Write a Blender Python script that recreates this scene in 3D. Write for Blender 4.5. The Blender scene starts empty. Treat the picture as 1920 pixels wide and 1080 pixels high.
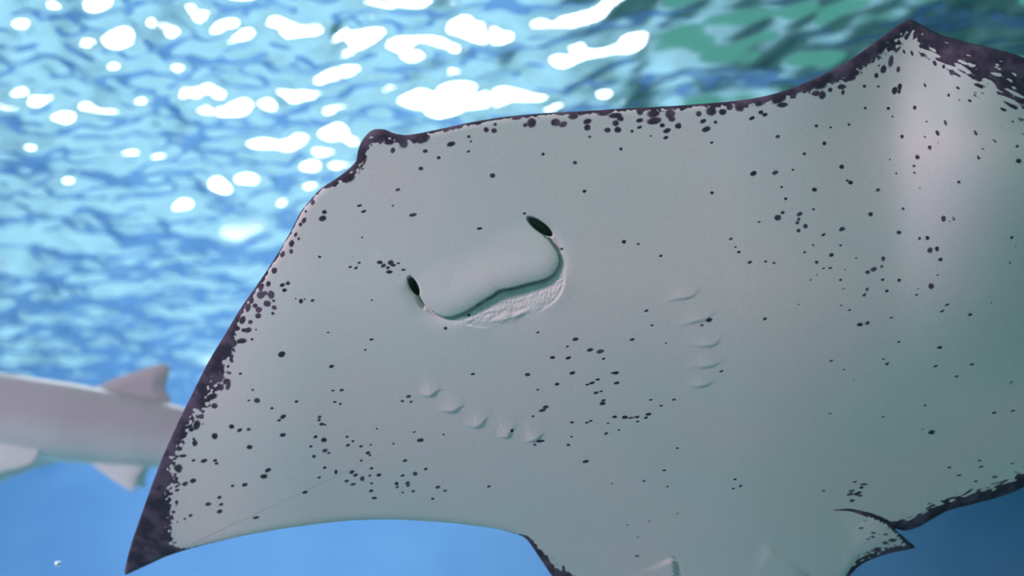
import bpy, math, random
import numpy as np
from mathutils import Vector

# ------------------------------------------------------------------ camera, world, lights, exposure
FPX = 1867.0                      # focal length in pixels of the 1920 x 1080 frame
PITCH = math.radians(16.0)
sc = bpy.context.scene
col = sc.collection
sc.view_settings.view_transform = 'Standard'
sc.view_settings.look = 'None'
sc.view_settings.gamma = 1.0
sc.view_settings.use_curve_mapping = False
sc.view_settings.exposure = 0.0

cd = bpy.data.cameras.new('camera')
cam = bpy.data.objects.new('camera', cd)
col.objects.link(cam)
cd.sensor_width = 36.0
cd.lens = 36.0 * FPX / 1920.0
cam.location = (0, 0, 0)
cam.rotation_euler = (math.radians(90) + PITCH, 0, 0)
cd.clip_start = 0.05
cd.clip_end = 200
cd.dof.use_dof = True
cd.dof.focus_distance = 1.86
cd.dof.aperture_fstop = 1.6
sc.camera = cam

RIGHT = np.array([1.0, 0, 0])
FWD = np.array([0, math.cos(PITCH), math.sin(PITCH)])
UPC = np.array([0, -math.sin(PITCH), math.cos(PITCH)])

SURF_Z = 2.4                      # water level above the camera
FLOOR_Z = -2.6

world = bpy.data.worlds.new('hall')
sc.world = world
world.use_nodes = True
bg = world.node_tree.nodes['Background']
bg.inputs[0].default_value = (0.18, 0.70, 0.60, 1)
bg.inputs[1].default_value = 0.46


def area(name, loc, target, sx, sy, power, color):
    l = bpy.data.lights.new(name, 'AREA')
    l.shape = 'RECTANGLE'
    l.size, l.size_y = sx, sy
    l.energy = power
    l.color = color
    o = bpy.data.objects.new(name, l)
    o.location = loc
    d = Vector(target) - Vector(loc)
    o.rotation_euler = d.to_track_quat('-Z', 'Y').to_euler()
    col.objects.link(o)
    return o


# ceiling lamp of the visitors' gallery behind the tunnel pane
area('gallery_lamp_offscreen', (-6.0, -4.0, 3.2), (0.4, 1.9, 0.5), 2.2, 1.6, 780, (1.0, 0.68, 0.87))


# ------------------------------------------------------------------ helpers
def px_dir(px, py):
    px = np.asarray(px, float); py = np.asarray(py, float)
    a = (px - 960.0) / FPX
    b = -(py - 540.0) / FPX
    return FWD + a[..., None] * RIGHT + b[..., None] * UPC


def link_mesh(name, verts, faces, mat=None, parent=None, smooth=True):
    me = bpy.data.meshes.new(name)
    me.from_pydata([tuple(v) for v in verts], [], [tuple(f) for f in faces])
    me.update()
    if smooth:
        me.polygons.foreach_set('use_smooth', [True] * len(me.polygons))
    o = bpy.data.objects.new(name, me)
    col.objects.link(o)
    if mat:
        me.materials.append(mat)
    if parent:
        o.parent = parent
    return o


def fast_mesh(name, V, Q, mat):
    """V (n,3) float, Q (m,4) int quads (triangles repeat not allowed)"""
    me = bpy.data.meshes.new(name)
    me.vertices.add(len(V))
    me.vertices.foreach_set('co', np.ascontiguousarray(V, np.float32).ravel())
    me.loops.add(Q.size)
    me.loops.foreach_set('vertex_index', np.ascontiguousarray(Q, np.int32).ravel())
    me.polygons.add(len(Q))
    me.polygons.foreach_set('loop_start', np.arange(0, Q.size, 4, dtype=np.int32))
    me.polygons.foreach_set('loop_total', np.full(len(Q), 4, np.int32))
    me.update(calc_edges=True)
    me.validate()
    me.polygons.foreach_set('use_smooth', np.ones(len(me.polygons), bool))
    me.materials.append(mat)
    o = bpy.data.objects.new(name, me)
    col.objects.link(o)
    return o


def new_mat(name):
    m = bpy.data.materials.new(name)
    m.use_nodes = True
    nt = m.node_tree
    return m, nt, nt.nodes['Principled BSDF']


def struct(o, label, cat='structure'):
    o['kind'] = 'structure'
    o['label'] = label
    o['category'] = cat
    return o


def tag(o, label, cat, group=None):
    o['label'] = label
    o['category'] = cat
    if group:
        o['group'] = group
    return o


def sstep(a, b, x):
    t = np.clip((x - a) / (b - a), 0, 1)
    return t * t * (3 - 2 * t)


def fft_noise(ny, nx, lo, hi, seed, aniso=1.0, ang=0.0, power=1.0):
    """band-limited random field; lo/hi are wavelengths in samples, rms 1"""
    r = np.random.default_rng(seed)
    f = np.fft.rfft2(r.standard_normal((ny, nx)))
    ky = np.fft.fftfreq(ny)[:, None]; kx = np.fft.rfftfreq(nx)[None, :]
    c, s = math.cos(ang), math.sin(ang)
    u = kx * c + ky * s; v = -kx * s + ky * c
    k = np.sqrt((u * aniso) ** 2 + v ** 2) + 1e-9
    w = np.exp(-(np.log(k) - math.log(1 / math.sqrt(lo * hi))) ** 2 / (2 * (0.5 * math.log(hi / lo) / 1.3) ** 2))
    g = np.fft.irfft2(f * w * k ** (1 - power) if power != 1.0 else f * w, s=(ny, nx))
    return g / g.std()


def seg_dist(X, Y, pts, closed=False):
    """distance to a polyline, arclength fraction of the nearest point and signed side"""
    pts = np.asarray(pts, float)
    if closed:
        pts = np.vstack([pts, pts[:1]])
    seglen = np.hypot(*(pts[1:] - pts[:-1]).T)
    cum = np.concatenate([[0], np.cumsum(seglen)])
    best = np.full(X.shape, 1e9); s = np.zeros(X.shape); side = np.zeros(X.shape)
    for i in range(len(pts) - 1):
        a, b = pts[i], pts[i + 1]
        d = b - a
        t = np.clip(((X - a[0]) * d[0] + (Y - a[1]) * d[1]) / (d @ d), 0, 1)
        ex = X - (a[0] + t * d[0]); ey = Y - (a[1] + t * d[1])
        q = np.hypot(ex, ey)
        m = q < best
        best = np.where(m, q, best)
        s = np.where(m, (cum[i] + t * seglen[i]) / cum[-1], s)
        side = np.where(m, np.sign(d[0] * ey - d[1] * ex), side)
    return best, s, side


def smooth_poly(pts, n, closed=True):
    """Catmull-Rom resample by arclength"""
    p = np.asarray(pts, float)
    N = len(p)
    out = []
    rng = range(N if closed else N - 1)
    for i in rng:
        if closed:
            a, b, c, d = p[(i - 1) % N], p[i], p[(i + 1) % N], p[(i + 2) % N]
        else:
            a, b, c, d = p[max(i - 1, 0)], p[i], p[i + 1], p[min(i + 2, N - 1)]
        t = np.linspace(0, 1, 12, endpoint=False)[:, None]
        out.append(0.5 * ((2 * b) + (-a + c) * t + (2 * a - 5 * b + 4 * c - d) * t ** 2 + (-a + 3 * b - 3 * c + d) * t ** 3))
    q = np.vstack(out + ([p[:1]] if closed else [p[-1:]]))
    L = np.concatenate([[0], np.cumsum(np.hypot(*(q[1:] - q[:-1]).T))])
    u = np.linspace(0, L[-1], n, endpoint=not closed)
    return np.stack([np.interp(u, L, q[:, 0]), np.interp(u, L, q[:, 1])], 1)


def inside_poly(X, Y, pts):
    r = np.zeros(X.shape, bool)
    n = len(pts)
    for i in range(n):
        x0, y0 = pts[i]; x1, y1 = pts[(i + 1) % n]
        if y0 == y1:
            continue
        c = ((y0 > Y) != (y1 > Y)) & (X < (x1 - x0) * (Y - y0) / (y1 - y0) + x0)
        r ^= c
    return r


def noise_bump(nt, bs, scale, strength, dist=0.01, detail=4):
    tc = nt.nodes.new('ShaderNodeTexCoord')
    n = nt.nodes.new('ShaderNodeTexNoise')
    n.inputs['Scale'].default_value = scale
    n.inputs['Detail'].default_value = detail
    b = nt.nodes.new('ShaderNodeBump')
    b.inputs['Strength'].default_value = strength
    b.inputs['Distance'].default_value = dist
    nt.links.new(tc.outputs['Object'], n.inputs['Vector'])
    nt.links.new(n.outputs['Fac'], b.inputs['Height'])
    nt.links.new(b.outputs[0], bs.inputs['Normal'])
    return n


# ------------------------------------------------------------------ the tank
def mottle_mat(name, c0, c1, scale, rough=0.9, bump=0.3):
    m, nt, bs = new_mat(name)
    n = noise_bump(nt, bs, scale, bump, 0.02)
    r = nt.nodes.new('ShaderNodeValToRGB')
    r.color_ramp.elements[0].position = 0.35
    r.color_ramp.elements[1].position = 0.65
    r.color_ramp.elements[0].color = (*c0, 1)
    r.color_ramp.elements[1].color = (*c1, 1)
    nt.links.new(n.outputs['Fac'], r.inputs[0])
    nt.links.new(r.outputs[0], bs.inputs['Base Color'])
    bs.inputs['Roughness'].default_value = rough
    bs.inputs['Specular IOR Level'].default_value = 0.1
    return m


m_sand = mottle_mat('pale_sand', (0.24, 0.42, 0.48), (0.30, 0.48, 0.53), 1.3)
nt = m_sand.node_tree
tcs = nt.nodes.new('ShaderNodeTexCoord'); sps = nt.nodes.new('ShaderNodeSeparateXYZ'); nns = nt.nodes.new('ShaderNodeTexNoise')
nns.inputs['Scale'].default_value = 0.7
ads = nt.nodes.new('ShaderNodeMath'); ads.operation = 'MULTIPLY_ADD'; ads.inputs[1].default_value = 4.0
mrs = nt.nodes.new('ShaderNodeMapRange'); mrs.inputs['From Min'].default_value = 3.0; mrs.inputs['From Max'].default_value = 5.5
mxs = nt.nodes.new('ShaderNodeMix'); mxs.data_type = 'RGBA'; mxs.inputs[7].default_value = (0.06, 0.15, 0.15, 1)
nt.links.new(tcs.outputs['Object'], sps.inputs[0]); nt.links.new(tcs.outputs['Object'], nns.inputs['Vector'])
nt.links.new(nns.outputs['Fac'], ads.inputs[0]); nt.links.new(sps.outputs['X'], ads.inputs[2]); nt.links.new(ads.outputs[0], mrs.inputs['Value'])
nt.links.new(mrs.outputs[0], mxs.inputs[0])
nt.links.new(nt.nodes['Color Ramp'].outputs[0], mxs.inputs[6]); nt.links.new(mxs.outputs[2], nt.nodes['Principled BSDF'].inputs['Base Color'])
m_wall = mottle_mat('haze_blue_tank_paint', (0.20, 0.39, 0.70), (0.23, 0.43, 0.74), 0.6)  # wall blue also carries the haze of the water, put into the colour
m_green = mottle_mat('algae_green_tank_paint', (0.05, 0.32, 0.42), (0.10, 0.46, 0.44), 0.8)
m_hall = mottle_mat('dark_hall_ceiling', (0.05, 0.07, 0.10), (0.07, 0.09, 0.13), 0.7)

X0, X1, Y0, Y1 = -12.0, 11.0, -1.0, 18.0


def slab(name, lo, hi, mat):
    v = [(x, y, z) for x in (lo[0], hi[0]) for y in (lo[1], hi[1]) for z in (lo[2], hi[2])]
    f = [(0, 1, 3, 2), (4, 6, 7, 5), (0, 4, 5, 1), (2, 3, 7, 6), (0, 2, 6, 4), (1, 5, 7, 3)]
    return link_mesh(name, v, f, mat, smooth=False)


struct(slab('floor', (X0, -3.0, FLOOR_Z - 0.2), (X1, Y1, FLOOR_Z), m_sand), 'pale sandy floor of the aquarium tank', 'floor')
struct(slab('wall_back', (X0, Y1, FLOOR_Z - 0.2), (X1, Y1 + 0.3, SURF_Z + 0.5), m_wall), 'plain blue far wall of the aquarium tank', 'wall')
struct(slab('wall_left', (X0 - 0.3, Y0, FLOOR_Z - 0.2), (X0, Y1 + 0.3, SURF_Z + 0.5), m_wall), 'plain blue side wall of the aquarium tank', 'wall')
struct(slab('wall_right', (X1, Y0, FLOOR_Z - 0.2), (X1 + 0.3, Y1 + 0.3, SURF_Z + 0.5), m_green), 'algae green side wall of the aquarium tank', 'wall')

# skylight over the pool: lit panes in a frame
m_sky, nt, bs = new_mat('daylit_glass')
bs.inputs['Base Color'].default_value = (0.8, 0.85, 0.9, 1)
bs.inputs['Emission Color'].default_value = (0.90, 0.95, 1.0, 1)
bs.inputs['Emission Strength'].default_value = 5.6
m_frame, nt, bs = new_mat('painted_steel')
bs.inputs['Base Color'].default_value = (0.35, 0.4, 0.45, 1)
sky = slab('window_1', (-9.0, 6.9, 6.95), (1.9, 19.0, 7.0), m_frame)
struct(sky, 'bright skylight above the rippling water surface', 'window')
for i in range(5):
    for j in range(5):
        a = -8.9 + i * 2.16; b = 7.0 + j * 2.38
        slab('pane', (a, b, 6.90), (a + 2.04, b + 2.22, 6.948), m_sky).parent = sky

m_pale = mottle_mat('pale_hall_plaster', (0.55, 0.68, 0.80), (0.60, 0.72, 0.84), 0.8)
struct(slab('wall_hall', (X0, 19.1, SURF_Z + 0.3), (X1 + 2.2, 19.3, 7.0), m_pale), 'pale hall wall above the far end of the tank', 'wall')

# ------------------------------------------------------------------ the water surface
m_water, nt, bs = new_mat('water_surface')
nt.nodes.remove(bs)
out = nt.nodes['Material Output']
fr = nt.nodes.new('ShaderNodeFresnel'); fr.inputs['IOR'].default_value = 1.33
tr = nt.nodes.new('ShaderNodeBsdfTransparent'); tr.inputs[0].default_value = (0.93, 0.98, 1.0, 1)
gl = nt.nodes.new('ShaderNodeBsdfGlossy'); gl.inputs['Roughness'].default_value = 0.10
gl.inputs['Color'].default_value = (0.96, 0.99, 1.0, 1)
mx = nt.nodes.new('ShaderNodeMixShader')
nt.links.new(fr.outputs[0], mx.inputs[0])
nt.links.new(tr.outputs[0], mx.inputs[1])
nt.links.new(gl.outputs[0], mx.inputs[2])
nt.links.new(mx.outputs[0], out.inputs['Surface'])

STEP = 0.027
nx = int((X1 - X0) / STEP); ny = int((Y1 - 0.6) / STEP)
gx = np.linspace(X0, X1, nx); gy = np.linspace(0.6, Y1, ny)
GX, GY = np.meshgrid(gx, gy)
hz = (0.0112 * fft_noise(ny, nx, 0.24 / STEP, 0.58 / STEP, 3, 1.7, math.radians(-30))
      + 0.022 * fft_noise(ny, nx, 0.6 / STEP, 1.5 / STEP, 5, 1.4, math.radians(-8))
      + 0.0037 * (1 + 0.9 * sstep(7.5, 4.5, GY) * sstep(0.8, -1.5, GX)) * fft_noise(ny, nx, 0.10 / STEP, 0.20 / STEP, 8, 1.6, math.radians(-32)))
V = np.stack([GX, GY, SURF_Z + hz], -1).reshape(-1, 3)
idx = np.arange(nx * ny).reshape(ny, nx)
Q = np.stack([idx[:-1, :-1], idx[:-1, 1:], idx[1:, 1:], idx[1:, :-1]], -1).reshape(-1, 4)
wat = fast_mesh('water_surface', V, Q, m_water)
struct(wat, 'rippling sunlit water surface seen from below', 'water')

# ------------------------------------------------------------------ the ray
# traced in the photograph's pixels, then laid onto a tilted plane about 1.9 m away
OUT = [(668, 300), (672, 280), (680, 262), (692, 248), (705, 242), (722, 243), (740, 250), (760, 253), (785, 250),
       (820, 243), (880, 230), (940, 220), (1000, 214), (1080, 209), (1160, 204), (1240, 200), (1310, 195), (1370, 190),
       (1430, 181), (1480, 167), (1530, 146), (1580, 121), (1620, 94), (1655, 68), (1688, 45), (1705, 36), (1725, 45),
       (1760, 63), (1800, 76), (1850, 88), (1890, 98), (1920, 108), (2000, 140), (2100, 195), (2180, 265), (2235, 350),
       (2250, 430), (2230, 520), (2170, 640), (2090, 760), (2010, 850), (1960, 888), (1920, 913), (1880, 930), (1825, 945),
       (1780, 957), (1750, 972), (1722, 988), (1697, 995), (1678, 992), (1655, 1000), (1632, 1028), (1600, 1060), (1575, 1100),
       (1540, 1160), (1495, 1210), (1450, 1232), (1390, 1230), (1300, 1205), (1190, 1165), (1100, 1125), (1045, 1090),
       (1018, 1055), (1000, 1028), (987, 1011), (973, 1003), (940, 994), (900, 987), (850, 981), (780, 976), (720, 974),
       (660, 976), (600, 982), (540, 990), (480, 1000), (420, 1013), (360, 1028), (310, 1044), (270, 1061), (243, 1075),
       (234, 1076), (237, 1055), (246, 1020), (258, 985), (272, 945), (290, 895), (310, 845), (335, 790), (362, 735),
       (390, 680), (420, 630), (450, 580), (478, 540), (505, 500), (530, 460), (550, 425), (562, 400), (576, 382),
       (600, 355), (630, 335), (650, 320), (661, 310)]
CEN = np.array([1010.0, 715.0])
outline = smooth_poly(OUT, 5200)

# dark width of the margin along the outline: (pixel on outline, width)
MARG = [((668, 300), 17), ((692, 248), 27), ((722, 243), 24), ((760, 253), 20), ((785, 250), 15), ((820, 243), 6),
        ((940, 220), 4), ((1080, 209), 6), ((1160, 204), 6), ((1240, 200), 8), ((1310, 195), 8), ((1370, 190), 9),
        ((1430, 181), 12), ((1480, 167), 15), ((1530, 146), 20), ((1580, 121), 28), ((1620, 94), 32), ((1655, 68), 34),
        ((1705, 36), 27), ((1730, 48), 30), ((1760, 63), 42), ((1800, 76), 56), ((1850, 88), 70), ((1920, 108), 84), ((2100, 195), 95),
        ((2250, 430), 80), ((2090, 760), 45), ((1920, 913), 26), ((1825, 945), 23), ((1750, 972), 22), ((1697, 995), 22),
        ((1655, 1000), 14), ((1600, 1060), 0), ((1300, 1205), 0), ((1045, 1090), 26), ((1018, 1055), 17), ((987, 1011), 8),
        ((973, 1003), 1), ((900, 987), 0), ((420, 1013), 0), ((345, 1032), 2), ((310, 1044), 34), ((270, 1061), 50), ((234, 1076), 60),
        ((246, 1020), 72), ((258, 985), 66), ((272, 945), 52), ((290, 895), 34), ((310, 845), 22), ((335, 790), 26),
        ((362, 735), 34), ((390, 680), 38), ((420, 630), 26), ((450, 580), 8), ((478, 540), 6), ((505, 500), 4),
        ((530, 460), 2.5), ((562, 400), 2), ((600, 355), 3), ((630, 335), 13), ((650, 320), 16)]

# pigment spots, read off enlarged views: (origin x, origin y, enlargement, [x, y, rx, ry, ...])
TILES = [
 (640, 0, 3.0, [815,730,14,14, 860,735,15,13, 865,700,9,8, 717,768,9,8, 715,852,9,6, 730,795,6,5, 617,810,24,14, 472,850,13,11,
  548,887,10,9, 448,948,13,10, 318,1067,13,7, 850,988,15,12, 1135,867,9,7, 1315,915,11,9, 1070,690,26,28, 1035,703,14,10,
  1205,688,28,22, 1248,700,22,16, 1305,655,30,16, 1385,683,24,14, 1385,718,18,18, 1543,693,19,17, 1555,730,19,16, 1497,732,18,14,
  1570,668,18,14, 1635,738,9,8, 1678,677,20,11, 1678,716,12,8, 1397,770,9,6, 1755,640,36,22, 1760,680,42,20, 1805,705,14,12,
  1832,735,22,13, 1850,640,28,28, 1860,670,18,14, 1895,708,18,17, 1573,838,9,8, 1825,775,13,9, 1740,765,6,4, 290,845,12,16,
  455,785,38,22, 350,805,26,28, 270,800,30,14, 1480,635,42,16, 1540,650,40,14, 1680,632,18,16, 985,665,32,8, 700,660,20,6,
  590,735,18,7, 660,715,22,8, 770,695,18,7, 110,890,34,20, 75,940,26,12, 40,1000,38,26, 120,950,6,4]),
 (1280, 0, 3.0, [90,640,16,15, 160,625,30,26, 225,630,22,18, 265,600,18,20, 320,600,28,28, 355,590,18,16, 115,682,17,12, 133,727,24,15,
  185,688,9,8, 163,802,10,5, 390,665,15,10, 440,632,14,10, 462,645,15,10, 435,575,32,22, 540,555,42,30, 560,590,32,14, 500,545,26,20,
  625,510,42,24, 690,485,26,24, 770,470,48,36, 785,535,20,24, 750,525,26,15, 850,425,36,44, 895,400,40,44, 945,430,30,25,
  920,450,16,12, 830,505,12,12, 980,345,50,44, 1050,300,50,44, 1100,270,40,40, 975,412,20,14, 1130,390,16,24, 1172,345,14,34,
  1090,425,11,15, 1213,390,10,17, 895,488,26,13, 902,520,9,13, 1192,510,15,21, 1222,487,11,19, 1218,515,8,12, 1023,485,10,8,
  1100,487,8,6, 1363,480,6,10, 1157,610,9,8, 1027,608,8,7, 1305,606,9,11, 1180,655,6,5, 752,708,10,8, 833,717,6,5, 936,701,8,7,
  535,768,12,9, 797,807,11,11, 685,865,10,8, 1234,768,9,11, 1363,770,5,5, 1434,750,10,16, 1438,805,6,8, 1390,830,11,14,
  1320,884,14,14, 1300,932,10,9, 1305,974,8,7, 1203,977,7,6, 1165,897,5,4, 895,938,13,12, 945,1027,13,11, 925,1015,7,5,
  620,955,7,5, 520,971,17,11, 398,976,18,13, 557,1052,7,5, 742,1067,14,11, 1098,1069,13,11, 1555,1026,11,10, 1335,1062,6,5,
  1663,885,9,13, 1690,838,7,9, 1756,793,11,8, 1882,822,10,12, 1891,906,16,16, 1700,985,5,5, 1478,690,7,16, 1496,535,7,9,
  1548,495,10,7, 1556,562,6,4, 1615,567,10,7, 1805,617,18,9, 1872,606,18,11, 1855,683,12,4, 1372,685,5,4, 1418,355,10,14,
  1468,375,8,10, 1510,408,10,14, 1648,748,10,14, 1290,300,7,14, 1245,290,6,12]),
 (0, 360, 3.0, [1825,112,13,10, 1815,148,21,16, 1710,160,12,16, 1690,183,9,10, 1680,263,7,8, 1663,240,8,12, 1640,290,15,20, 1638,335,10,13,
  1798,365,8,6, 1543,442,16,18, 1510,517,13,15, 1588,524,14,10, 1620,513,11,10, 1600,552,13,10, 1525,578,19,24, 1540,612,8,7,
  1503,628,21,18, 1543,650,14,12, 1455,662,19,16, 1435,640,14,12, 1452,697,17,14, 1535,683,9,8, 1465,580,22,22, 1490,570,14,12,
  1470,535,12,24, 1415,610,12,20, 1395,650,15,24, 1365,720,16,22, 1408,731,13,11, 1395,777,21,14, 1370,778,11,10, 1332,768,20,13,
  1295,808,11,10, 1360,838,30,14, 1418,829,8,7, 1300,855,36,26, 1275,905,32,26, 1225,935,36,28, 1215,985,50,30, 1160,1050,26,32,
  1230,1050,26,22, 1275,1065,22,14, 1693,614,11,12, 1758,611,10,7, 1663,600,4,4, 1715,603,5,4, 1845,790,6,4, 1583,913,19,14,
  1865,981,10,7, 1353,1021,9,5, 1440,775,5,4, 1760,60,10,14, 1590,350,12,18, 1720,110,6,8]),
 (640, 360, 3.0, [102,77,14,6, 126,109,13,7, 403,129,21,9, 290,77,6,4, 778,205,15,6, 1030,121,9,5, 117,256,5,4, 100,398,8,5, 50,422,10,5,
  82,427,9,6, 217,396,16,9, 237,415,13,9, 262,426,11,7, 278,398,16,14, 292,412,14,7, 321,401,9,5, 270,450,19,9, 350,437,13,5,
  172,608,6,4, 1240,320,7,6, 1590,280,12,9, 1670,293,8,4, 1797,359,9,6, 717,693,9,8, 586,767,9,8, 170,830,11,5, 135,888,6,5,
  1317,828,17,9, 1272,869,7,5, 1400,888,17,9, 1457,897,21,11, 1475,938,9,5, 1188,931,14,7, 1277,934,15,7, 1636,830,14,7,
  1716,668,11,6, 1747,750,10,4, 1826,850,6,4, 740,1024,11,5, 1047,1027,15,8, 1300,1018,15,9, 1545,1018,17,8, 1525,1018,9,3,
  1442,1055,11,5, 1410,1074,13,6, 1548,1074,13,6, 1105,790,9,4, 1368,-4,11,8]),
 (1280, 360, 3.0, [165,5,10,8, 580,38,9,7, 562,116,11,8, 535,144,20,16, 430,168,8,4, 658,124,15,11, 653,153,10,8, 645,174,11,9, 691,193,13,13,
  651,217,12,11, 737,97,9,5, 793,240,12,9, 897,209,17,12, 734,299,8,6, 889,300,9,7, 686,339,8,6, 837,354,14,10, 754,394,11,9,
  792,430,9,5, 831,428,11,7, 914,438,6,4, 755,463,6,5, 722,497,9,4, 976,370,8,5, 888,494,10,7, 905,542,7,4, 892,636,8,4,
  939,663,12,6, 1022,581,12,8, 1037,548,9,11, 1040,451,15,9, 1075,434,19,13, 1120,419,9,10, 1128,375,12,13, 1125,494,11,9,
  1218,497,12,11, 1148,556,11,9, 1057,125,14,12, 1241,96,10,8, 1217,228,14,12, 1332,261,9,10, 1376,259,12,13, 1391,328,16,17,
  1430,320,13,13, 1450,380,14,12, 1433,467,7,7, 1398,530,16,18, 1317,581,10,8, 1322,540,9,5, 1420,625,11,6, 1451,601,7,4,
  1488,634,12,8, 1460,670,12,8, 1467,150,14,18, 1524,149,10,9, 1500,165,6,4, 1616,689,13,12, 1737,624,5,7, 1852,257,9,13,
  1874,301,6,9, 1842,397,5,8, 1446,875,17,11, 1215,845,10,6, 1150,968,12,7, 1130,940,9,4, 1422,981,12,8, 1627,969,14,7,
  1540,1040,14,7, 1173,707,9,5, 1040,737,13,9, 997,746,18,10, 652,635,9,4, 649,693,6,4, 463,714,11,8, 378,395,13,8, 467,391,9,6,
  514,399,9,6, 316,338,10,6, 298,309,7,4, 271,264,10,6, 150,720,18,12, 108,750,10,6, 218,1008,11,5, 836,951,11,6, 906,1001,9,4,
  962,1060,10,4, 1845,1075,12,8]),
 (640, 700, 3.0, [378,130,14,8, 344,156,10,5, 392,160,9,5, 5,95,8,5, 1213,61,13,7, 1105,92,7,4, 1443,35,12,5, 1410,54,15,6, 1383,64,9,4,
  1550,54,15,7, 1432,110,13,6, 1462,101,9,4, 1475,153,12,7, 1470,170,17,8, 1150,190,17,8, 1130,209,19,7, 1740,149,10,4,
  1870,148,12,5, 1800,182,10,4, 1728,230,16,7, 1714,250,11,5, 1663,246,13,6, 1595,247,17,8, 1630,250,16,4, 1538,245,14,6,
  1297,276,11,5, 1382,277,10,4, 1403,268,9,4, 1500,281,7,3, 1490,338,12,6, 1562,318,7,4, 1667,271,9,4, 1296,356,8,4,
  1277,403,11,6, 1374,496,18,8, 960,323,8,8, 1120,381,25,6, 1088,402,9,5, 1078,242,8,4, 445,376,20,9, 200,312,5,4, 410,330,7,4,
  575,345,6,4, 32,357,10,5, 65,382,8,5, 37,404,11,6, 110,411,10,5, 165,402,7,4, 150,447,14,8, 161,461,7,4, 112,491,8,5,
  293,396,6,4, 358,491,13,7, 170,534,9,6, 475,538,9,6, 60,555,13,9, 80,572,12,7, 118,592,12,14, 211,572,13,8, 160,575,7,5,
  415,565,13,10, 345,575,11,5, 30,606,13,6, 66,624,15,6, 170,619,8,5, 311,620,10,9, 315,640,8,5, 373,617,12,8, 376,632,9,5,
  404,663,9,5, 345,670,7,4, 168,661,11,7, 186,701,14,6, 543,640,13,7, 584,660,9,5, 514,706,9,5, 830,636,10,5, 1703,606,10,5,
  1834,637,9,4, 1521,620,7,4, 1815,546,11,4, 1610,853,12,3, 1730,831,9,3, 1888,790,9,3, 1665,1027,15,6, 1668,922,8,4, 1890,421,8,4]),
 (1360, 760, 3.375, [1000,70,12,5, 660,54,11,4, 1305,170,25,13, 1253,149,10,4, 1700,48,15,6, 1820,35,13,6, 1515,217,8,3, 1262,5,11,6,
  1607,350,13,4, 1618,389,17,4, 1417,393,11,4, 1812,370,13,4, 1480,443,17,4, 1705,453,19,5, 1585,480,13,4, 820,484,13,4,
  878,500,26,4, 862,520,13,7, 800,540,22,4, 850,550,13,4, 790,562,20,9, 835,560,20,9, 855,572,15,4, 803,603,16,8, 622,541,10,4,
  62,468,10,5, 97,510,9,6, 51,526,9,4, 1375,605,16,3, 1505,600,11,4]),
 (0, 640, 2.454, [1017,212,12,15, 1050,205,11,20, 1040,185,13,12, 1105,149,6,5, 987,297,14,12, 975,255,26,14, 920,345,18,8, 905,385,16,22,
  880,405,13,10, 1066,392,12,10, 1103,409,11,8, 1144,405,10,6, 988,436,14,14, 1148,487,13,10, 897,468,12,14, 892,450,6,6,
  840,527,20,6, 890,548,9,5, 938,550,15,8, 990,548,9,6, 996,562,9,5, 822,585,18,20, 888,642,14,10, 852,656,13,9, 815,685,11,5,
  1070,665,8,5, 1126,660,13,8, 1010,718,10,7, 958,749,14,8, 1018,750,9,6, 1010,783,13,9, 877,801,9,6, 850,817,6,4, 1145,272,6,4]),
 (400, 640, 3.0, [385,73,21,16, 665,141,14,8, 222,273,7,5, 246,333,18,14, 393,424,15,11, 370,444,9,6, 467,339,10,6, 330,376,9,5, 598,425,10,7,
  595,443,9,6, 609,466,13,8, 629,470,6,5, 391,527,17,10, 575,537,11,7, 622,555,16,13, 549,591,9,6, 628,614,14,10, 650,628,9,5,
  566,647,11,9, 626,711,10,6, 690,735,9,12, 308,725,16,11, 285,760,21,12, 516,849,15,7, 595,766,10,5, 240,992,19,6, 722,274,12,6,
  673,277,9,4, 683,341,10,4, 714,352,8,5]),
]

# ---- raster maps over the traced frame (1 px), later sampled by the mesh
RX0, RY0, RX1, RY1 = 180, 0, 2300, 1260
RW, RH = RX1 - RX0, RY1 - RY0
PX, PY = np.meshgrid(np.arange(RX0, RX1, dtype=float), np.arange(RY0, RY1, dtype=float))


def box(x0, y0, x1, y1):
    return (slice(max(0, int(y0) - RY0), min(RH, int(y1) - RY0)), slice(max(0, int(x0) - RX0), min(RW, int(x1) - RX0)))


# distance to the outline and the local margin width (coarse grid, then enlarged)
CG = 4
cx = np.arange(RX0, RX1, CG, dtype=float); cy = np.arange(RY0, RY1, CG, dtype=float)
CX, CY = np.meshgrid(cx, cy)
o_c = outline[::20]
dC, sC, _ = seg_dist(CX, CY, o_c, True)
insC = inside_poly(CX, CY, o_c)
dC = np.where(insC, dC, -dC)
Lo = np.concatenate([[0], np.cumsum(np.hypot(*(np.roll(o_c, -1, 0) - o_c).T))]); Lo /= Lo[-1]
ms = sorted(((Lo[np.argmin(np.hypot(o_c[:, 0] - p[0], o_c[:, 1] - p[1]))], w) for p, w in MARG))
ms = [(ms[-1][0] - 1, ms[-1][1])] + ms + [(ms[0][0] + 1, ms[0][1])]
wC = np.interp(sC, [a for a, _ in ms], [b for _, b in ms])


def upsample(A):
    fx = (np.arange(RX0, RX1) - RX0) / CG; fy = (np.arange(RY0, RY1) - RY0) / CG
    ix = np.minimum(fx.astype(int), A.shape[1] - 2); iy = np.minimum(fy.astype(int), A.shape[0] - 2)
    tx = (fx - ix)[None, :]; ty = (fy - iy)[:, None]
    a = A[iy][:, ix]; b = A[iy][:, ix + 1]; c = A[iy + 1][:, ix]; d = A[iy + 1][:, ix + 1]
    return (a * (1 - tx) + b * tx) * (1 - ty) + (c * (1 - tx) + d * tx) * ty


D = upsample(dC); W = upsample(wC)

n1 = fft_noise(RH, RW, 8, 26, 21)
n2 = fft_noise(RH, RW, 26, 80, 22)
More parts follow.
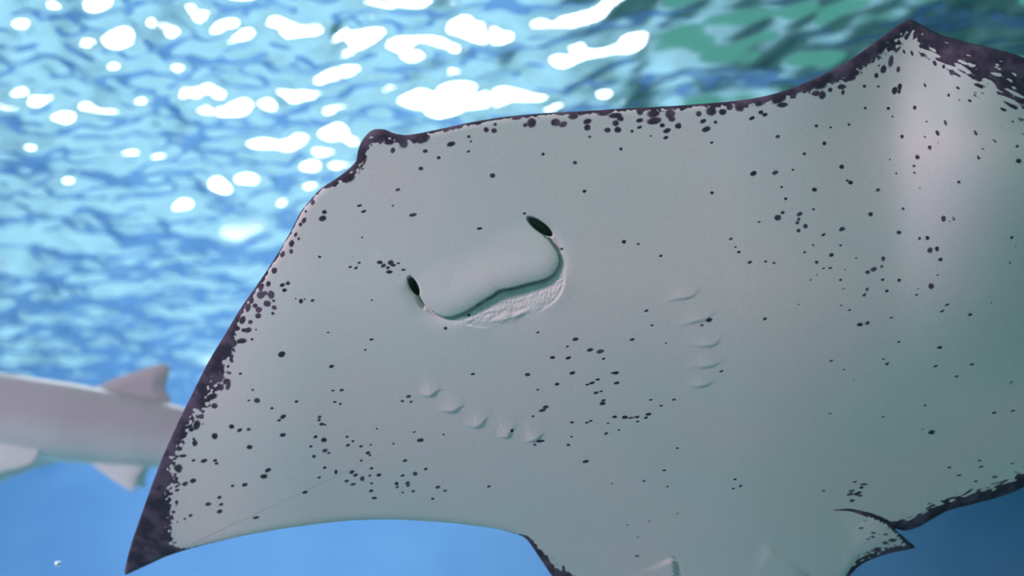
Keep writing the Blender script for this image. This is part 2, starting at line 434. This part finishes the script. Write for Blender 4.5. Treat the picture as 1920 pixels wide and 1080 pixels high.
# along the raised wing tip the pigment runs out in streaks
ns = fft_noise(RH, RW, 7, 22, 23, 4.5, math.radians(24))
streak = sstep(1690, 1760, PX) * sstep(420, 250, PY)
nn = n1 * (1 - streak) + (0.25 * n1 + 1.1 * ns) * streak
ns2 = fft_noise(RH, RW, 5, 16, 25, 4.0, math.radians(-18))
rear = sstep(1640, 1700, PX) * sstep(840, 880, PY)
nn = nn * (1 - rear) + 0.9 * ns2 * rear
pig = 1.0 - D / np.maximum(W * np.clip(1.0 + 0.22 * nn + 0.16 * n2 * (1 - rear), 0.25, 2.0), 0.01)
pig = np.where(W < 0.6, -1.0, np.clip(pig * 3.4, -1, 1))

rng = np.random.default_rng(4)
for ox, oy, k, lst in TILES:
    for i in range(0, len(lst), 4):
        x = ox + lst[i] / k; y = oy + lst[i + 1] / k
        rx = lst[i + 2] / k * 1.1 + 0.9; ry = lst[i + 3] / k * 1.1 + 0.9
        sl = box(x - rx * 2 - 2, y - ry * 2 - 2, x + rx * 2 + 3, y + ry * 2 + 3)
        X = PX[sl] - x; Y = PY[sl] - y
        if X.size == 0:
            continue
        a = rng.uniform(0.05, 0.45) if x < 1690 or y > 420 else -0.5
        if max(rx, ry) / min(rx, ry) < 1.25:
            a = 0
        X2 = X + a * 0.4 * Y; Y2 = Y + a * 0.4 * X
        g = 1.0 - np.sqrt((X2 / rx) ** 2 + (Y2 / ry) ** 2)
        g = np.minimum(g * 1.8, min(1.0, 0.35 + 0.17 * math.sqrt(rx * ry)))
        pig[sl] = np.maximum(pig[sl], g)
# fine pepper of tiny freckles on the disc
for i in range(120):
    x = rng.uniform(300, 1900); y = rng.uniform(200, 980)
    sl = box(x - 4, y - 4, x + 5, y + 5)
    if PX[sl].size == 0 or D[sl].min() < 12:
        continue
    g = 1.0 - np.hypot((PX[sl] - x) / 2.0, (PY[sl] - y) / 1.6)
    pig[sl] = np.maximum(pig[sl], np.minimum(g, 0.22))
pig = np.maximum(pig, -1)

# the solid dark tip of the near wing
tip = [(225, 1090), (236, 1030), (262, 960), (284, 895), (306, 850), (318, 868), (320, 905), (316, 935), (324, 960), (320, 990), (326, 1015), (318, 1040), (290, 1062)]
sl = box(200, 820, 360, 1100)
d, _, _ = seg_dist(PX[sl], PY[sl], tip, True)
d = np.where(inside_poly(PX[sl], PY[sl], tip), d, -d)
pig[sl] = np.maximum(pig[sl], np.clip((d + 5.0 * n1[sl] + 2.0) / 7.0, -1, 1))
fe = smooth_poly([(1562, 957), (1590, 956), (1610, 960), (1640, 970), (1668, 985), (1690, 1003)], 40, False)  # pelvic fin's dark margin, with the shadow line along its edge painted in
sl = box(1550, 930, 1720, 1020)
d, s, _ = seg_dist(PX[sl], PY[sl], fe)
pig[sl] = np.maximum(pig[sl], np.clip(2.0 * (1 - d / (0.8 + 10 * s)), -1, 1))

# ---- relief towards the viewer, metres
H = np.zeros((RH, RW))


def fold(pts, amp, reach, back=3.0, side=1, taper=0.25, groove=0.0):
    """a lip of skin along a curve: raised on one side, falling off sharply across the curve"""
    p = smooth_poly(pts, max(12, 4 * len(pts)), False)
    x0, y0 = p.min(0) - reach * 3; x1, y1 = p.max(0) + reach * 3
    sl = box(x0, y0, x1, y1)
    d, s, sd = seg_dist(PX[sl], PY[sl], p)
    t = sstep(0, taper, s) * sstep(0, taper, 1 - s)
    on = sd * side > 0
    endcap = np.where((s <= 0.001) | (s >= 0.999), 0.0, 1.0)
    h = np.where(on, amp * np.exp(-(d / reach) ** 1.3), amp * np.clip(1 - d / back, 0, 1) ** 1.0 * 0.5)
    h = h - groove * np.exp(-(d / 2.2) ** 2)
    H[sl] += h * t * endcap


def pit(x, y, a, b, ang, depth):
    sl = box(x - a - 12, y - a - 12, x + a + 12, y + a + 12)
    X = PX[sl] - x; Y = PY[sl] - y
    c, s = math.cos(math.radians(ang)), math.sin(math.radians(ang))
    r = np.hypot((X * c + Y * s) / a, (-X * s + Y * c) / b)
    return sl, depth * sstep(1.12, 0.72, r)


# body swell along the midline, snout to vent
AX = smooth_poly([(715, 262), (860, 440), (1000, 600), (1150, 760), (1300, 930), (1420, 1120)], 60, False)
dA, _, _ = seg_dist(CX, CY, AX)
HL = 0.055 * np.exp(-(dA / 330) ** 2)
# wing margins sweep gently away from the viewer, the rear of the disc falls back; the far wing tip lifts towards him
HL += -0.05 * sstep(620, 250, CX) ** 1.5
HL += -0.00000058 * np.maximum(CY - 520, 0) ** 2
HL += -0.00000040 * np.maximum(CX - 1380, 0) ** 2 * sstep(0, 260, CY)
# the raised wing: a soft ridge runs out to the tip, its front slope leans back to the leading edge
wing = 0.79 * ((180 + 0.77 * (CX - 1690)) - CY)
wing = (np.sqrt(wing ** 2 + 50.0 ** 2) + wing) * 0.5 * sstep(1590, 1780, CX)
lft = CX - 1695
lft = (np.sqrt(lft ** 2 + 45.0 ** 2) + lft) * 0.5
HL += -0.0008 * wing + 0.0012 * 260 * (1 - np.exp(-lft / 260)) * sstep(760, 180, CY)
# the leading edge curls back just before the peak
HL += -0.02 * np.exp(-((CX - 1650) / 110) ** 2) * np.exp(-(np.maximum(CY - 60, 0) / 260) ** 2)
hlow = upsample(HL)
H += hlow

# nasal flap and mouth
EDGE = [(768, 514), (778, 526), (784, 545), (793, 565), (806, 580), (822, 590), (840, 594), (858, 590), (880, 580),
        (903, 565), (925, 552), (936, 544), (960, 539), (990, 531), (1018, 524), (1034, 516), (1043, 505), (1048, 492), (1046, 476),
        (1037, 460), (1024, 446), (1008, 432), (992, 416), (987, 409)]
e = smooth_poly(EDGE, 220, False)
sl = box(680, 340, 1150, 690)
X, Y = PX[sl], PY[sl]
d, s, sd = seg_dist(X, Y, e)
ins = inside_poly(X, Y, e)
dl, _, _ = seg_dist(X, Y, [(768, 514), (987, 409)])
up = sstep(0, 120, dl) ** 0.8
flap = (0.003 + 0.006 * (1 - np.exp(-d / 14))) * up * (1 - 0.55 * sstep(20, 110, d))
ks = [0, 0.06, 0.16, 0.24, 0.30, 0.40, 0.55, 0.68, 0.74, 0.80, 0.90, 1.0]
dep = np.interp(s, ks, [.0, .012, .008, .006, .008, .013, .017, .014, .007, .005, .010, .0])
wid = np.interp(s, ks, [4, 14, 18, 12, 10, 20, 30, 22, 9, 10, 14, 5])
outer = -dep * np.exp(-(d / wid) ** 1.4) - 0.9 * dep * np.exp(-(d / 4.5) ** 2)


def blur(A, r):
    for ax in (0, 1):
        A = sum(np.roll(A, k, ax) for k in range(-r, r + 1)) / (2 * r + 1)
    return A


bl = sstep(4, 16, d)
outer = outer * (1 - bl) + blur(blur(np.where(ins, 0, outer), 5), 5) * bl
H[sl] += np.where(ins, flap, outer)
# rough tooth-bearing skin of the lower lip
lip = inside_poly(X, Y, [(845, 596), (880, 582), (930, 550), (1034, 520), (1054, 505), (1056, 540), (1040, 566), (1000, 588), (940, 606), (880, 612)])
lipm = np.where(lip, np.exp(-d / 45), 0) * (~ins)
H[sl] += lipm * (0.00045 * fft_noise(*X.shape, 5, 12, 31) + 0.0007 * fft_noise(*X.shape, 9, 22, 32, 2.2, math.radians(-20)))
for a_, b_ in ((776, 536), (1013, 425)):
    if a_ < 900:
        q, hh = pit(a_, b_, 19, 7.5, 62, 0.065)
    else:
        q, hh = pit(a_, b_, 28, 9, 36, 0.075)
    H[q] -= hh
q, hh = pit(788, 566, 16, 5, 60, 0.006); H[q] -= hh
q, hh = pit(1040, 455, 22, 6, 60, 0.007); H[q] -= hh
fold([(1049, 488), (1057, 512), (1055, 538), (1043, 560), (1022, 577), (1000, 588)], 0.0018, 16, 3, -1, 0.4, 0.0015)
fold([(836, 594), (856, 600), (876, 608), (900, 613), (930, 612)], 0.0012, 14, 3, 1, 0.3, 0.0008)
for k in range(5):
    fold([(900 + k * 9, 603 - k * 3), (940 + k * 9, 600 - k * 4), (985 + k * 6, 588 - k * 4)], 0.0012, 5, 2, 1, 0.3)
fold([(700, 470), (740, 500), (760, 512)], 0.001, 12, 6, 1, 0.3)

# gill slits: five scalloped folds on either side
G1 = [[(130, 255), (220, 275), (300, 280), (350, 250), (400, 210), (480, 185)],
      [(370, 455), (440, 460), (540, 470), (600, 460), (650, 420), (700, 395), (760, 380)],
      [(690, 640), (760, 640), (850, 655), (910, 630), (960, 570), (1000, 530), (1050, 525)],
      [(1080, 765), (1180, 775), (1240, 765), (1275, 700), (1310, 665), (1370, 655)],
      [(1400, 830), (1500, 825), (1580, 805), (1620, 765), (1650, 740), (1710, 722)]]
for g in G1:
    fold([(760 + a / 6.4, 700 + b / 6.4) for a, b in g], 0.0042, 24, 4, -1, 0.5, 0.0016)
G2 = [[(350, 310), (400, 275), (430, 262), (500, 255), (570, 240), (620, 195), (660, 150)],
      [(455, 490), (500, 460), (600, 435), (690, 415), (720, 385), (780, 340)],
      [(510, 640), (560, 620), (640, 625), (710, 625), (765, 605), (800, 555), (845, 525)],
      [(530, 810), (580, 785), (640, 790), (720, 780), (770, 765), (800, 740), (840, 715)],
      [(520, 950), (560, 935), (640, 940), (700, 925), (770, 880)]]
for g in G2:
    fold([(1160 + a / 4.153, 500 + b / 4.153) for a, b in g], 0.0026, 16, 4, -1, 0.5, 0.0012)

# free front edge of the pelvic fin over the disc's rear corner
fold([(1560, 957), (1585, 955), (1610, 959), (1640, 969), (1668, 984), (1690, 1002), (1705, 1015), (1735, 1040)], 0.006, 60, 4, 1, 0.5, 0.002)
# inner edges of the pelvic fins beside the tail base
fold([(1262, 1042), (1266, 1050), (1270, 1075), (1272, 1110), (1274, 1150)], 0.007, 40, 4, 1, 0.1, 0.010)
fold([(1425, 1016), (1448, 1028), (1470, 1045), (1495, 1065), (1520, 1088), (1560, 1130)], 0.005, 40, 5, 1, 0.2, 0.008)

# ---- plane of the disc: faces the viewer and leans down a little
TILT = math.radians(17)
NRM = -FWD * math.cos(TILT) - UPC * math.sin(TILT)
P0 = px_dir(1080, 620) * 1.88


def on_plane(px, py):
    d = px_dir(px, py)
    t = (P0 @ NRM) / (d @ NRM)
    return d * t[..., None]


def sample(A, px, py):
    fx = np.clip(px - RX0, 0, RW - 1.001); fy = np.clip(py - RY0, 0, RH - 1.001)
    ix = fx.astype(int); iy = fy.astype(int)
    tx = fx - ix; ty = fy - iy
    return (A[iy, ix] * (1 - tx) + A[iy, ix + 1] * tx) * (1 - ty) + (A[iy + 1, ix] * (1 - tx) + A[iy + 1, ix + 1] * tx) * ty


NA, NR = 1800, 380
# outline resampled with more points on the stretch that shows
op = smooth_poly(OUT, 8000)
seg = np.hypot(*(np.roll(op, -1, 0) - op).T)
vis = np.where((op[:, 0] < 1960) & (op[:, 1] < 1110), 1.0, 0.25)
cum = np.concatenate([[0], np.cumsum(seg * vis)])
u = np.linspace(0, cum[-1], NA, endpoint=False)
opx = np.interp(u, cum, np.append(op[:, 0], op[0, 0])); opy = np.interp(u, cum, np.append(op[:, 1], op[0, 1]))
# straight spokes from the mouth
rho = np.linspace(0, 1, NR + 1)[1:]


def spokes(r):
    return CEN[0] + (opx - CEN[0]) * r[:, None], CEN[1] + (opy - CEN[1]) * r[:, None]


BX, BY = spokes(rho)
hB = sample(H, BX, BY)
dB = sample(D, BX, BY); dB[-1] = 0
# rounded rim: the belly skin turns away over the last few pixels
rim = np.clip(dB / 14.0, 0, 1)
hB = hB - 0.006 * (1 - np.sqrt(np.clip(1 - (1 - rim) ** 2, 0, 1)))
pB = sample(pig, BX, BY)
B3 = on_plane(BX, BY)
vd = px_dir(BX, BY); vd /= np.linalg.norm(vd, axis=-1, keepdims=True)
B3 = B3 - vd * hB[..., None]
cen3 = on_plane(CEN[0:1], CEN[1:2]) - px_dir(CEN[0:1], CEN[1:2]) / np.linalg.norm(px_dir(CEN[0:1], CEN[1:2])) * sample(H, CEN[0:1], CEN[1:2])[..., None]
# back: fewer rings, pushed away by the body's thickness
ND = 26
rd = np.linspace(0, 1, ND + 1)[1:-1]
TX, TY = spokes(rd)
dT, _, _ = seg_dist(TX, TY, AX)
eT = np.maximum(sample(D, TX, TY), 0)
thick = 0.006 + 0.15 * np.exp(-(dT / 260) ** 2) * sstep(0, 220, eT) + 0.045 * sstep(0, 300, eT)
T3 = on_plane(TX, TY)
vt = px_dir(TX, TY); vt /= np.linalg.norm(vt, axis=-1, keepdims=True)
T3 = T3 - vt * (sample(hlow, TX, TY) - 0.012 - thick)[..., None]
cT = cen3 + vd[0, :1] * 0.22

V = np.vstack([cen3.reshape(1, 3), B3.reshape(-1, 3), T3.reshape(-1, 3), cT.reshape(1, 3)])
pv = np.concatenate([[-1], pB.ravel(), np.ones(T3.size // 3), [1]])
back = np.concatenate([np.zeros(1 + NR * NA), np.ones(T3.size // 3 + 1)])
bi = 1 + np.arange(NR * NA).reshape(NR, NA)
ti = 1 + NR * NA + np.arange((ND - 1) * NA).reshape(ND - 1, NA)
r1 = lambda a: np.roll(a, -1, -1)
quads = [np.stack([bi[:-1], r1(bi[:-1]), r1(bi[1:]), bi[1:]], -1).reshape(-1, 4)]
quads.append(np.stack([ti[:-1], ti[1:], r1(ti[1:]), r1(ti[:-1])], -1).reshape(-1, 4))
quads.append(np.stack([bi[-1], r1(bi[-1]), r1(ti[-1]), ti[-1]], -1).reshape(-1, 4))
# close both centres with quads that span two spokes
k = np.arange(0, NA, 2)
quads.append(np.stack([np.zeros_like(k), bi[0][(k + 2) % NA], bi[0][k + 1], bi[0][k]], -1))
last = len(V) - 1
quads.append(np.stack([np.full_like(k, last), ti[0][k], ti[0][k + 1], ti[0][(k + 2) % NA]], -1))
Q = np.vstack(quads)


def add_shell(V, pv, back, Q, pts, lift, thickpx, pigf):
    """a fin blade: closed two-sided sheet over a traced outline, rooted in the body"""
    o = smooth_poly(pts, 160)
    c = o.mean(0)
    NRf = 30
    r = np.linspace(0, 1, NRf + 1)[1:]
    X = c[0] + (o[:, 0] - c[0])[None] * r[:, None]
    Y = c[1] + (o[:, 1] - c[1])[None] * r[:, None]
    d, _, _ = seg_dist(X, Y, o, True); d[-1] = 0
    base = np.where((X < RX1 - 2) & (Y < RY1 - 2), sample(H, X, Y), 0)
    hf = lift(X, Y)
    th = 0.0015 + 0.004 * sstep(0, 40, d)
    P = on_plane(X, Y)
    v = px_dir(X, Y); v /= np.linalg.norm(v, axis=-1, keepdims=True)
    F = P - v * (base + hf + th)[..., None]
    Bk = P - v * (base + hf - th)[..., None]
    n0 = len(V)
    cF = F[0].mean(0); cB = Bk[0].mean(0)
    V2 = np.vstack([V, cF[None], F.reshape(-1, 3), Bk.reshape(-1, 3), cB[None]])
    pg = pigf(X, Y, d)
    pv2 = np.concatenate([pv, [-1], pg.ravel(), pg.ravel(), [1]])
    bk2 = np.concatenate([back, np.zeros(1 + F.size // 3), np.ones(1 + F.size // 3)])
    na = len(o)
    fi = n0 + 1 + np.arange(NRf * na).reshape(NRf, na)
    bi = fi + NRf * na
    q = [np.stack([fi[:-1], r1(fi[:-1]), r1(fi[1:]), fi[1:]], -1).reshape(-1, 4),
         np.stack([bi[:-1], bi[1:], r1(bi[1:]), r1(bi[:-1])], -1).reshape(-1, 4),
         np.stack([fi[-1], r1(fi[-1]), r1(bi[-1]), bi[-1]], -1).reshape(-1, 4)]
    k = np.arange(0, na, 2)
    q.append(np.stack([np.full_like(k, n0), fi[0][(k + 2) % na], fi[0][k + 1], fi[0][k]], -1))
    q.append(np.stack([np.full_like(k, len(V2) - 1), bi[0][k], bi[0][k + 1], bi[0][(k + 2) % na]], -1))
    return V2, pv2, bk2, np.vstack([Q] + q)


# right pelvic fin lies over the rear corner of the disc
PF = [(1548, 962), (1565, 957), (1585, 956), (1610, 960), (1640, 970), (1668, 985), (1690, 1003), (1705, 1016), (1716, 1026), (1700, 1031),
      (1675, 1036), (1650, 1043), (1625, 1053), (1607, 1065), (1592, 1082), (1570, 1110), (1520, 1130), (1470, 1100), (1480, 1040), (1515, 985)]
pn = fft_noise(RH, RW, 6, 16, 40)


def pf_lift(X, Y):
    return -0.009 + 0.013 * sstep(1530, 1720, X - 0.2 * (Y - 1000))


def pf_pig(X, Y, d):
    nz = sample(pn, X, Y)
    w = 4 + 13 * sstep(985, 1040, Y) * sstep(1560, 1600, X)
    g = np.clip(1.6 * (1 - d / (w * (1 + 0.35 * nz))), -1, 1)
    for (a, b, rx, ry) in ((1603, 982, 6, 2.5), (1594, 989, 5, 2), (1614, 990, 6, 2), (1637, 999, 7, 2), (1636, 1007, 6, 2), (1627, 1011, 5, 1.5),
                           (1674, 1013, 9, 3), (1661, 1002, 6, 2), (1620, 975, 5, 2.5), (1660, 1018, 7, 3), (1645, 1030, 9, 4)):
        g = np.maximum(g, np.minimum(1.6 * (1 - np.hypot((X - a) / (rx + 1), (Y - b) / (ry + 1))), 0.6))
    return np.where(X < 1545, -1, g)


V, pv, back, Q = add_shell(V, pv, back, Q, PF, pf_lift, 0, pf_pig)

# whip tail, running on out of the picture below
tail_px = smooth_poly([(1395, 1080), (1440, 1190), (1500, 1330), (1580, 1520), (1700, 1760), (1860, 2050)], 60, False)
C3 = on_plane(tail_px[:, 0], tail_px[:, 1]) - NRM * 0.20
nt_ = 14
rad = np.interp(np.linspace(0, 1, 60), [0, 0.1, 0.3, 1], [0.055, 0.045, 0.022, 0.004])
tx = np.gradient(C3, axis=0); tx /= np.linalg.norm(tx, axis=1, keepdims=True)
s1 = np.cross(tx, NRM); s1 /= np.linalg.norm(s1, axis=1, keepdims=True)
an = np.linspace(0, 2 * math.pi, nt_, endpoint=False)
R3 = C3[:, None] + rad[:, None, None] * (np.cos(an)[None, :, None] * s1[:, None] + np.sin(an)[None, :, None] * NRM[None, None])
n0 = len(V)
V = np.vstack([V, R3.reshape(-1, 3)])
pv = np.concatenate([pv, np.full(60 * nt_, 0.6)]); back = np.concatenate([back, np.tile((np.sin(an) < 0.2).astype(float), 60)])
ri = n0 + np.arange(60 * nt_).reshape(60, nt_)
Q = np.vstack([Q, np.stack([ri[:-1], r1(ri[:-1]), r1(ri[1:]), ri[1:]], -1).reshape(-1, 4)])

# skin
m_skin, nt, bs = new_mat('ray_skin')
L = nt.links
tc = nt.nodes.new('ShaderNodeTexCoord')


def noise(scale, detail=3.0):
    n = nt.nodes.new('ShaderNodeTexNoise')
    n.inputs['Scale'].default_value = scale
    n.inputs['Detail'].default_value = detail
    L.new(tc.outputs['Object'], n.inputs['Vector'])
    return n


def mixc(fac, a, b):
    m = nt.nodes.new('ShaderNodeMix'); m.data_type = 'RGBA'
    for i, v in ((0, fac), (6, a), (7, b)):
        if isinstance(v, (tuple, list)):
            m.inputs[i].default_value = (*v, 1)
        elif isinstance(v, float):
            m.inputs[i].default_value = v
        else:
            L.new(v, m.inputs[i])
    return m.outputs[2]


def ramp(src, p0, p1):
    r = nt.nodes.new('ShaderNodeMapRange')
    r.interpolation_type = 'SMOOTHSTEP'
    r.inputs['From Min'].default_value = p0
    r.inputs['From Max'].default_value = p1
    L.new(src, r.inputs['Value'])
    return r.outputs['Result']


at = nt.nodes.new('ShaderNodeAttribute'); at.attribute_name = 'pigment'
ab = nt.nodes.new('ShaderNodeAttribute'); ab.attribute_name = 'back'
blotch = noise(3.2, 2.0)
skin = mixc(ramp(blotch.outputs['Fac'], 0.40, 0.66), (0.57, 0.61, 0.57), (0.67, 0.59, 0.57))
fine = noise(420.0, 2.0)
skin = mixc(ramp(fine.outputs['Fac'], 0.35, 0.70), skin, (0.56, 0.55, 0.53))
edge = noise(160.0, 3.0)
mm = nt.nodes.new('ShaderNodeMath'); mm.operation = 'MULTIPLY_ADD'
L.new(edge.outputs['Fac'], mm.inputs[0]); mm.inputs[1].default_value = 0.7
sub = nt.nodes.new('ShaderNodeMath'); sub.operation = 'SUBTRACT'
L.new(at.outputs['Fac'], sub.inputs[0]); sub.inputs[1].default_value = 0.35
L.new(sub.outputs[0], mm.inputs[2])
dark = mixc(ramp(noise(30.0).outputs['Fac'], 0.4, 0.7), (0.042, 0.036, 0.056), (0.115, 0.085, 0.125))
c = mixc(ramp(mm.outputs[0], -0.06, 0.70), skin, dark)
c = mixc(ab.outputs['Fac'], c, mixc(ramp(noise(14.0).outputs['Fac'], 0.4, 0.65), (0.07, 0.06, 0.055), (0.12, 0.10, 0.085)))
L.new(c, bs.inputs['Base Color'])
bs.inputs['Roughness'].default_value = 0.62
bs.inputs['Specular IOR Level'].default_value = 0.12
bp = nt.nodes.new('ShaderNodeBump'); bp.inputs['Strength'].default_value = 0.18; bp.inputs['Distance'].default_value = 0.0015
L.new(noise(260.0, 4.0).outputs['Fac'], bp.inputs['Height'])
L.new(bp.outputs[0], bs.inputs['Normal'])

origin = B3.reshape(-1, 3).mean(0)
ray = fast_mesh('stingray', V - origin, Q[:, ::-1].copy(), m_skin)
ray.location = origin
a = ray.data.attributes.new('pigment', 'FLOAT', 'POINT'); a.data.foreach_set('value', pv.astype(np.float32))
a = ray.data.attributes.new('back', 'FLOAT', 'POINT'); a.data.foreach_set('value', back.astype(np.float32))
tag(ray, 'large stingray showing its pale belly with dark spots and dark fin margins', 'stingray')

# ------------------------------------------------------------------ the shark passing behind
m_shark, nt, bs = new_mat('shark_skin')
L = nt.links
tc = nt.nodes.new('ShaderNodeTexCoord')
sp = nt.nodes.new('ShaderNodeSeparateXYZ'); L.new(tc.outputs['Object'], sp.inputs[0])
nz = nt.nodes.new('ShaderNodeTexNoise'); nz.inputs['Scale'].default_value = 5.0; L.new(tc.outputs['Object'], nz.inputs['Vector'])
ma = nt.nodes.new('ShaderNodeMath'); ma.operation = 'MULTIPLY_ADD'; ma.inputs[1].default_value = 0.10
L.new(nz.outputs['Fac'], ma.inputs[0]); L.new(sp.outputs['Z'], ma.inputs[2])
mr = nt.nodes.new('ShaderNodeMapRange'); mr.inputs['From Min'].default_value = -0.08; mr.inputs['From Max'].default_value = 0.08
L.new(ma.outputs[0], mr.inputs['Value'])
mi = nt.nodes.new('ShaderNodeMix'); mi.data_type = 'RGBA'
mi.inputs[6].default_value = (0.58, 0.63, 0.64, 1); mi.inputs[7].default_value = (0.40, 0.38, 0.41, 1)
L.new(mr.outputs[0], mi.inputs[0]); L.new(mi.outputs[2], bs.inputs['Base Color'])
bs.inputs['Roughness'].default_value = 0.10
bs.inputs['Specular IOR Level'].default_value = 0.2

ST = np.array([0, .05, .15, .3, .5, .8, 1.1, 1.4, 1.7, 2.0, 2.2, 2.35])
SH = np.array([.012, .05, .088, .125, .155, .178, .176, .160, .118, .072, .048, .036])
SWD = np.array([.012, .06, .11, .145, .165, .175, .165, .135, .09, .05, .034, .022])
tt = np.linspace(0, 2.35, 60)
hh = np.interp(tt, ST, SH); ww = np.interp(tt, ST, SWD)
bend = lambda t: 0.10 * np.sin((t - 0.9) * 1.5)
SV, SF = [], []
NSG = 28
for i, t in enumerate(tt):
    for j in range(NSG):
        a_ = 2 * math.pi * j / NSG
        z = math.sin(a_)
        SV.append((t, bend(t) + ww[i] * math.cos(a_), hh[i] * (z if z > 0 else z * 0.92)))
for i in range(len(tt) - 1):
    for j in range(NSG):
        a_, b_ = i * NSG + j, i * NSG + (j + 1) % NSG
        SF.append((a_, b_, b_ + NSG, a_ + NSG))
SF.append(tuple(range(NSG))[::-1]); SF.append(tuple((len(tt) - 1) * NSG + j for j in range(NSG)))


def blade(pts, y0, tilt, thick, base_t):
    """fin: outline in (t, z) with a lens section, leaned sideways by tilt about its root"""
    n0 = len(SV)
    pts = [tuple(p) for p in smooth_poly(pts, 36)]
    cx = sum(p[0] for p in pts) / len(pts); cz = sum(p[1] for p in pts) / len(pts)
    root = base_t
    def put(t, z, off):
        r = z - root
        return (t, bend(t) + y0 + math.sin(tilt) * abs(r) + off * math.cos(tilt), root + r * math.cos(tilt))
    for k, off in ((1.0, 0), ):
        for p in pts:
            SV.append(put(p[0], p[1], 0.004))
        for p in pts:
            SV.append(put(p[0], p[1], -0.004))
    m = len(pts)
    for sgn in (1, -1):
        for p in pts:
            SV.append(put(cx + (p[0] - cx) * 0.6, cz + (p[1] - cz) * 0.6, sgn * thick))
    f0, b0, fi, bi = n0, n0 + m, n0 + 2 * m, n0 + 3 * m
    for j in range(m):
        q = (j + 1) % m
        SF.append((f0 + j, f0 + q, fi + q, fi + j)); SF.append((b0 + q, b0 + j, bi + j, bi + q)); SF.append((f0 + q, f0 + j, b0 + j, b0 + q))
    SF.append(tuple(fi + j for j in range(m))); SF.append(tuple(bi + j for j in range(m))[::-1])


blade([(1.13, .12), (1.22, .20), (1.32, .26), (1.40, .30), (1.45, .315), (1.47, .29), (1.46, .22), (1.475, .185), (1.50, .16), (1.44, .10), (1.28, .10)], 0, 0, .022, .14)
blade([(1.85, .06), (1.92, .12), (1.99, .14), (1.99, .10), (2.03, .07), (1.95, .03)], 0, 0, .012, .08)
blade([(.55, -.08), (.52, -.25), (.58, -.42), (.66, -.46), (.80, -.36), (.95, -.25), (1.05, -.19), (1.0, -.08)], -.09, -.55, .02, -.09)
blade([(.55, -.08), (.52, -.25), (.58, -.42), (.66, -.46), (.80, -.36), (.95, -.25), (1.05, -.19), (1.0, -.08)], .09, .75, .02, -.09)
blade([(1.20, -.12), (1.30, -.19), (1.40, -.24), (1.44, -.25), (1.44, -.18), (1.46, -.12), (1.36, -.09)], -.03, -.3, .014, -.11)
blade([(1.20, -.12), (1.30, -.19), (1.40, -.24), (1.44, -.25), (1.44, -.18), (1.46, -.12), (1.36, -.09)], .03, .5, .014, -.11)
blade([(2.22, 0), (2.38, .14), (2.58, .38), (2.66, .42), (2.58, .24), (2.50, .08), (2.50, -.02), (2.56, -.18), (2.44, -.12), (2.32, -.03)], 0, 0, .012, 0)
SD = 4.2
sx = lambda px: (px - 960) / FPX * SD
shark = link_mesh('shark', SV, SF, m_shark)
p = px_dir(np.array(0.0), np.array(778.0)) * SD          # body axis where the picture cuts it
yaw, dip = 0.10, math.radians(7.0)
shark.rotation_euler = (math.radians(6), dip, yaw)
shark.location = Vector(p) - shark.rotation_euler.to_matrix() @ Vector((0.83, 0, 0))
rm = shark.modifiers.new('weld', 'REMESH'); rm.mode = 'VOXEL'; rm.voxel_size = 0.007; rm.use_smooth_shade = True
sm = shark.modifiers.new('soft', 'SMOOTH'); sm.iterations = 4; sm.factor = 0.5
tag(shark, 'grey shark swimming behind the stingray, light rippling over its back', 'shark')

# ------------------------------------------------------------------ a lone bubble low in the blue water
m_bub, nt, bs = new_mat('bubble')
bs.inputs['Base Color'].default_value = (0.95, 0.97, 1, 1)
bs.inputs['Roughness'].default_value = 0.05
bs.inputs['Metallic'].default_value = 1.0
import bmesh
bm = bmesh.new()
bmesh.ops.create_uvsphere(bm, u_segments=20, v_segments=12, radius=0.009)
for v in bm.verts:
    v.co.z *= 0.75
me = bpy.data.meshes.new('air_bubble'); bm.to_mesh(me); bm.free()
me.polygons.foreach_set('use_smooth', [True] * len(me.polygons))
me.materials.append(m_bub)
o = bpy.data.objects.new('air_bubble', me); col.objects.link(o)
o.location = px_dir(np.array(108.0), np.array(1057.0)) * 2.6
tag(o, 'tiny bright air bubble drifting below the shark', 'bubble')
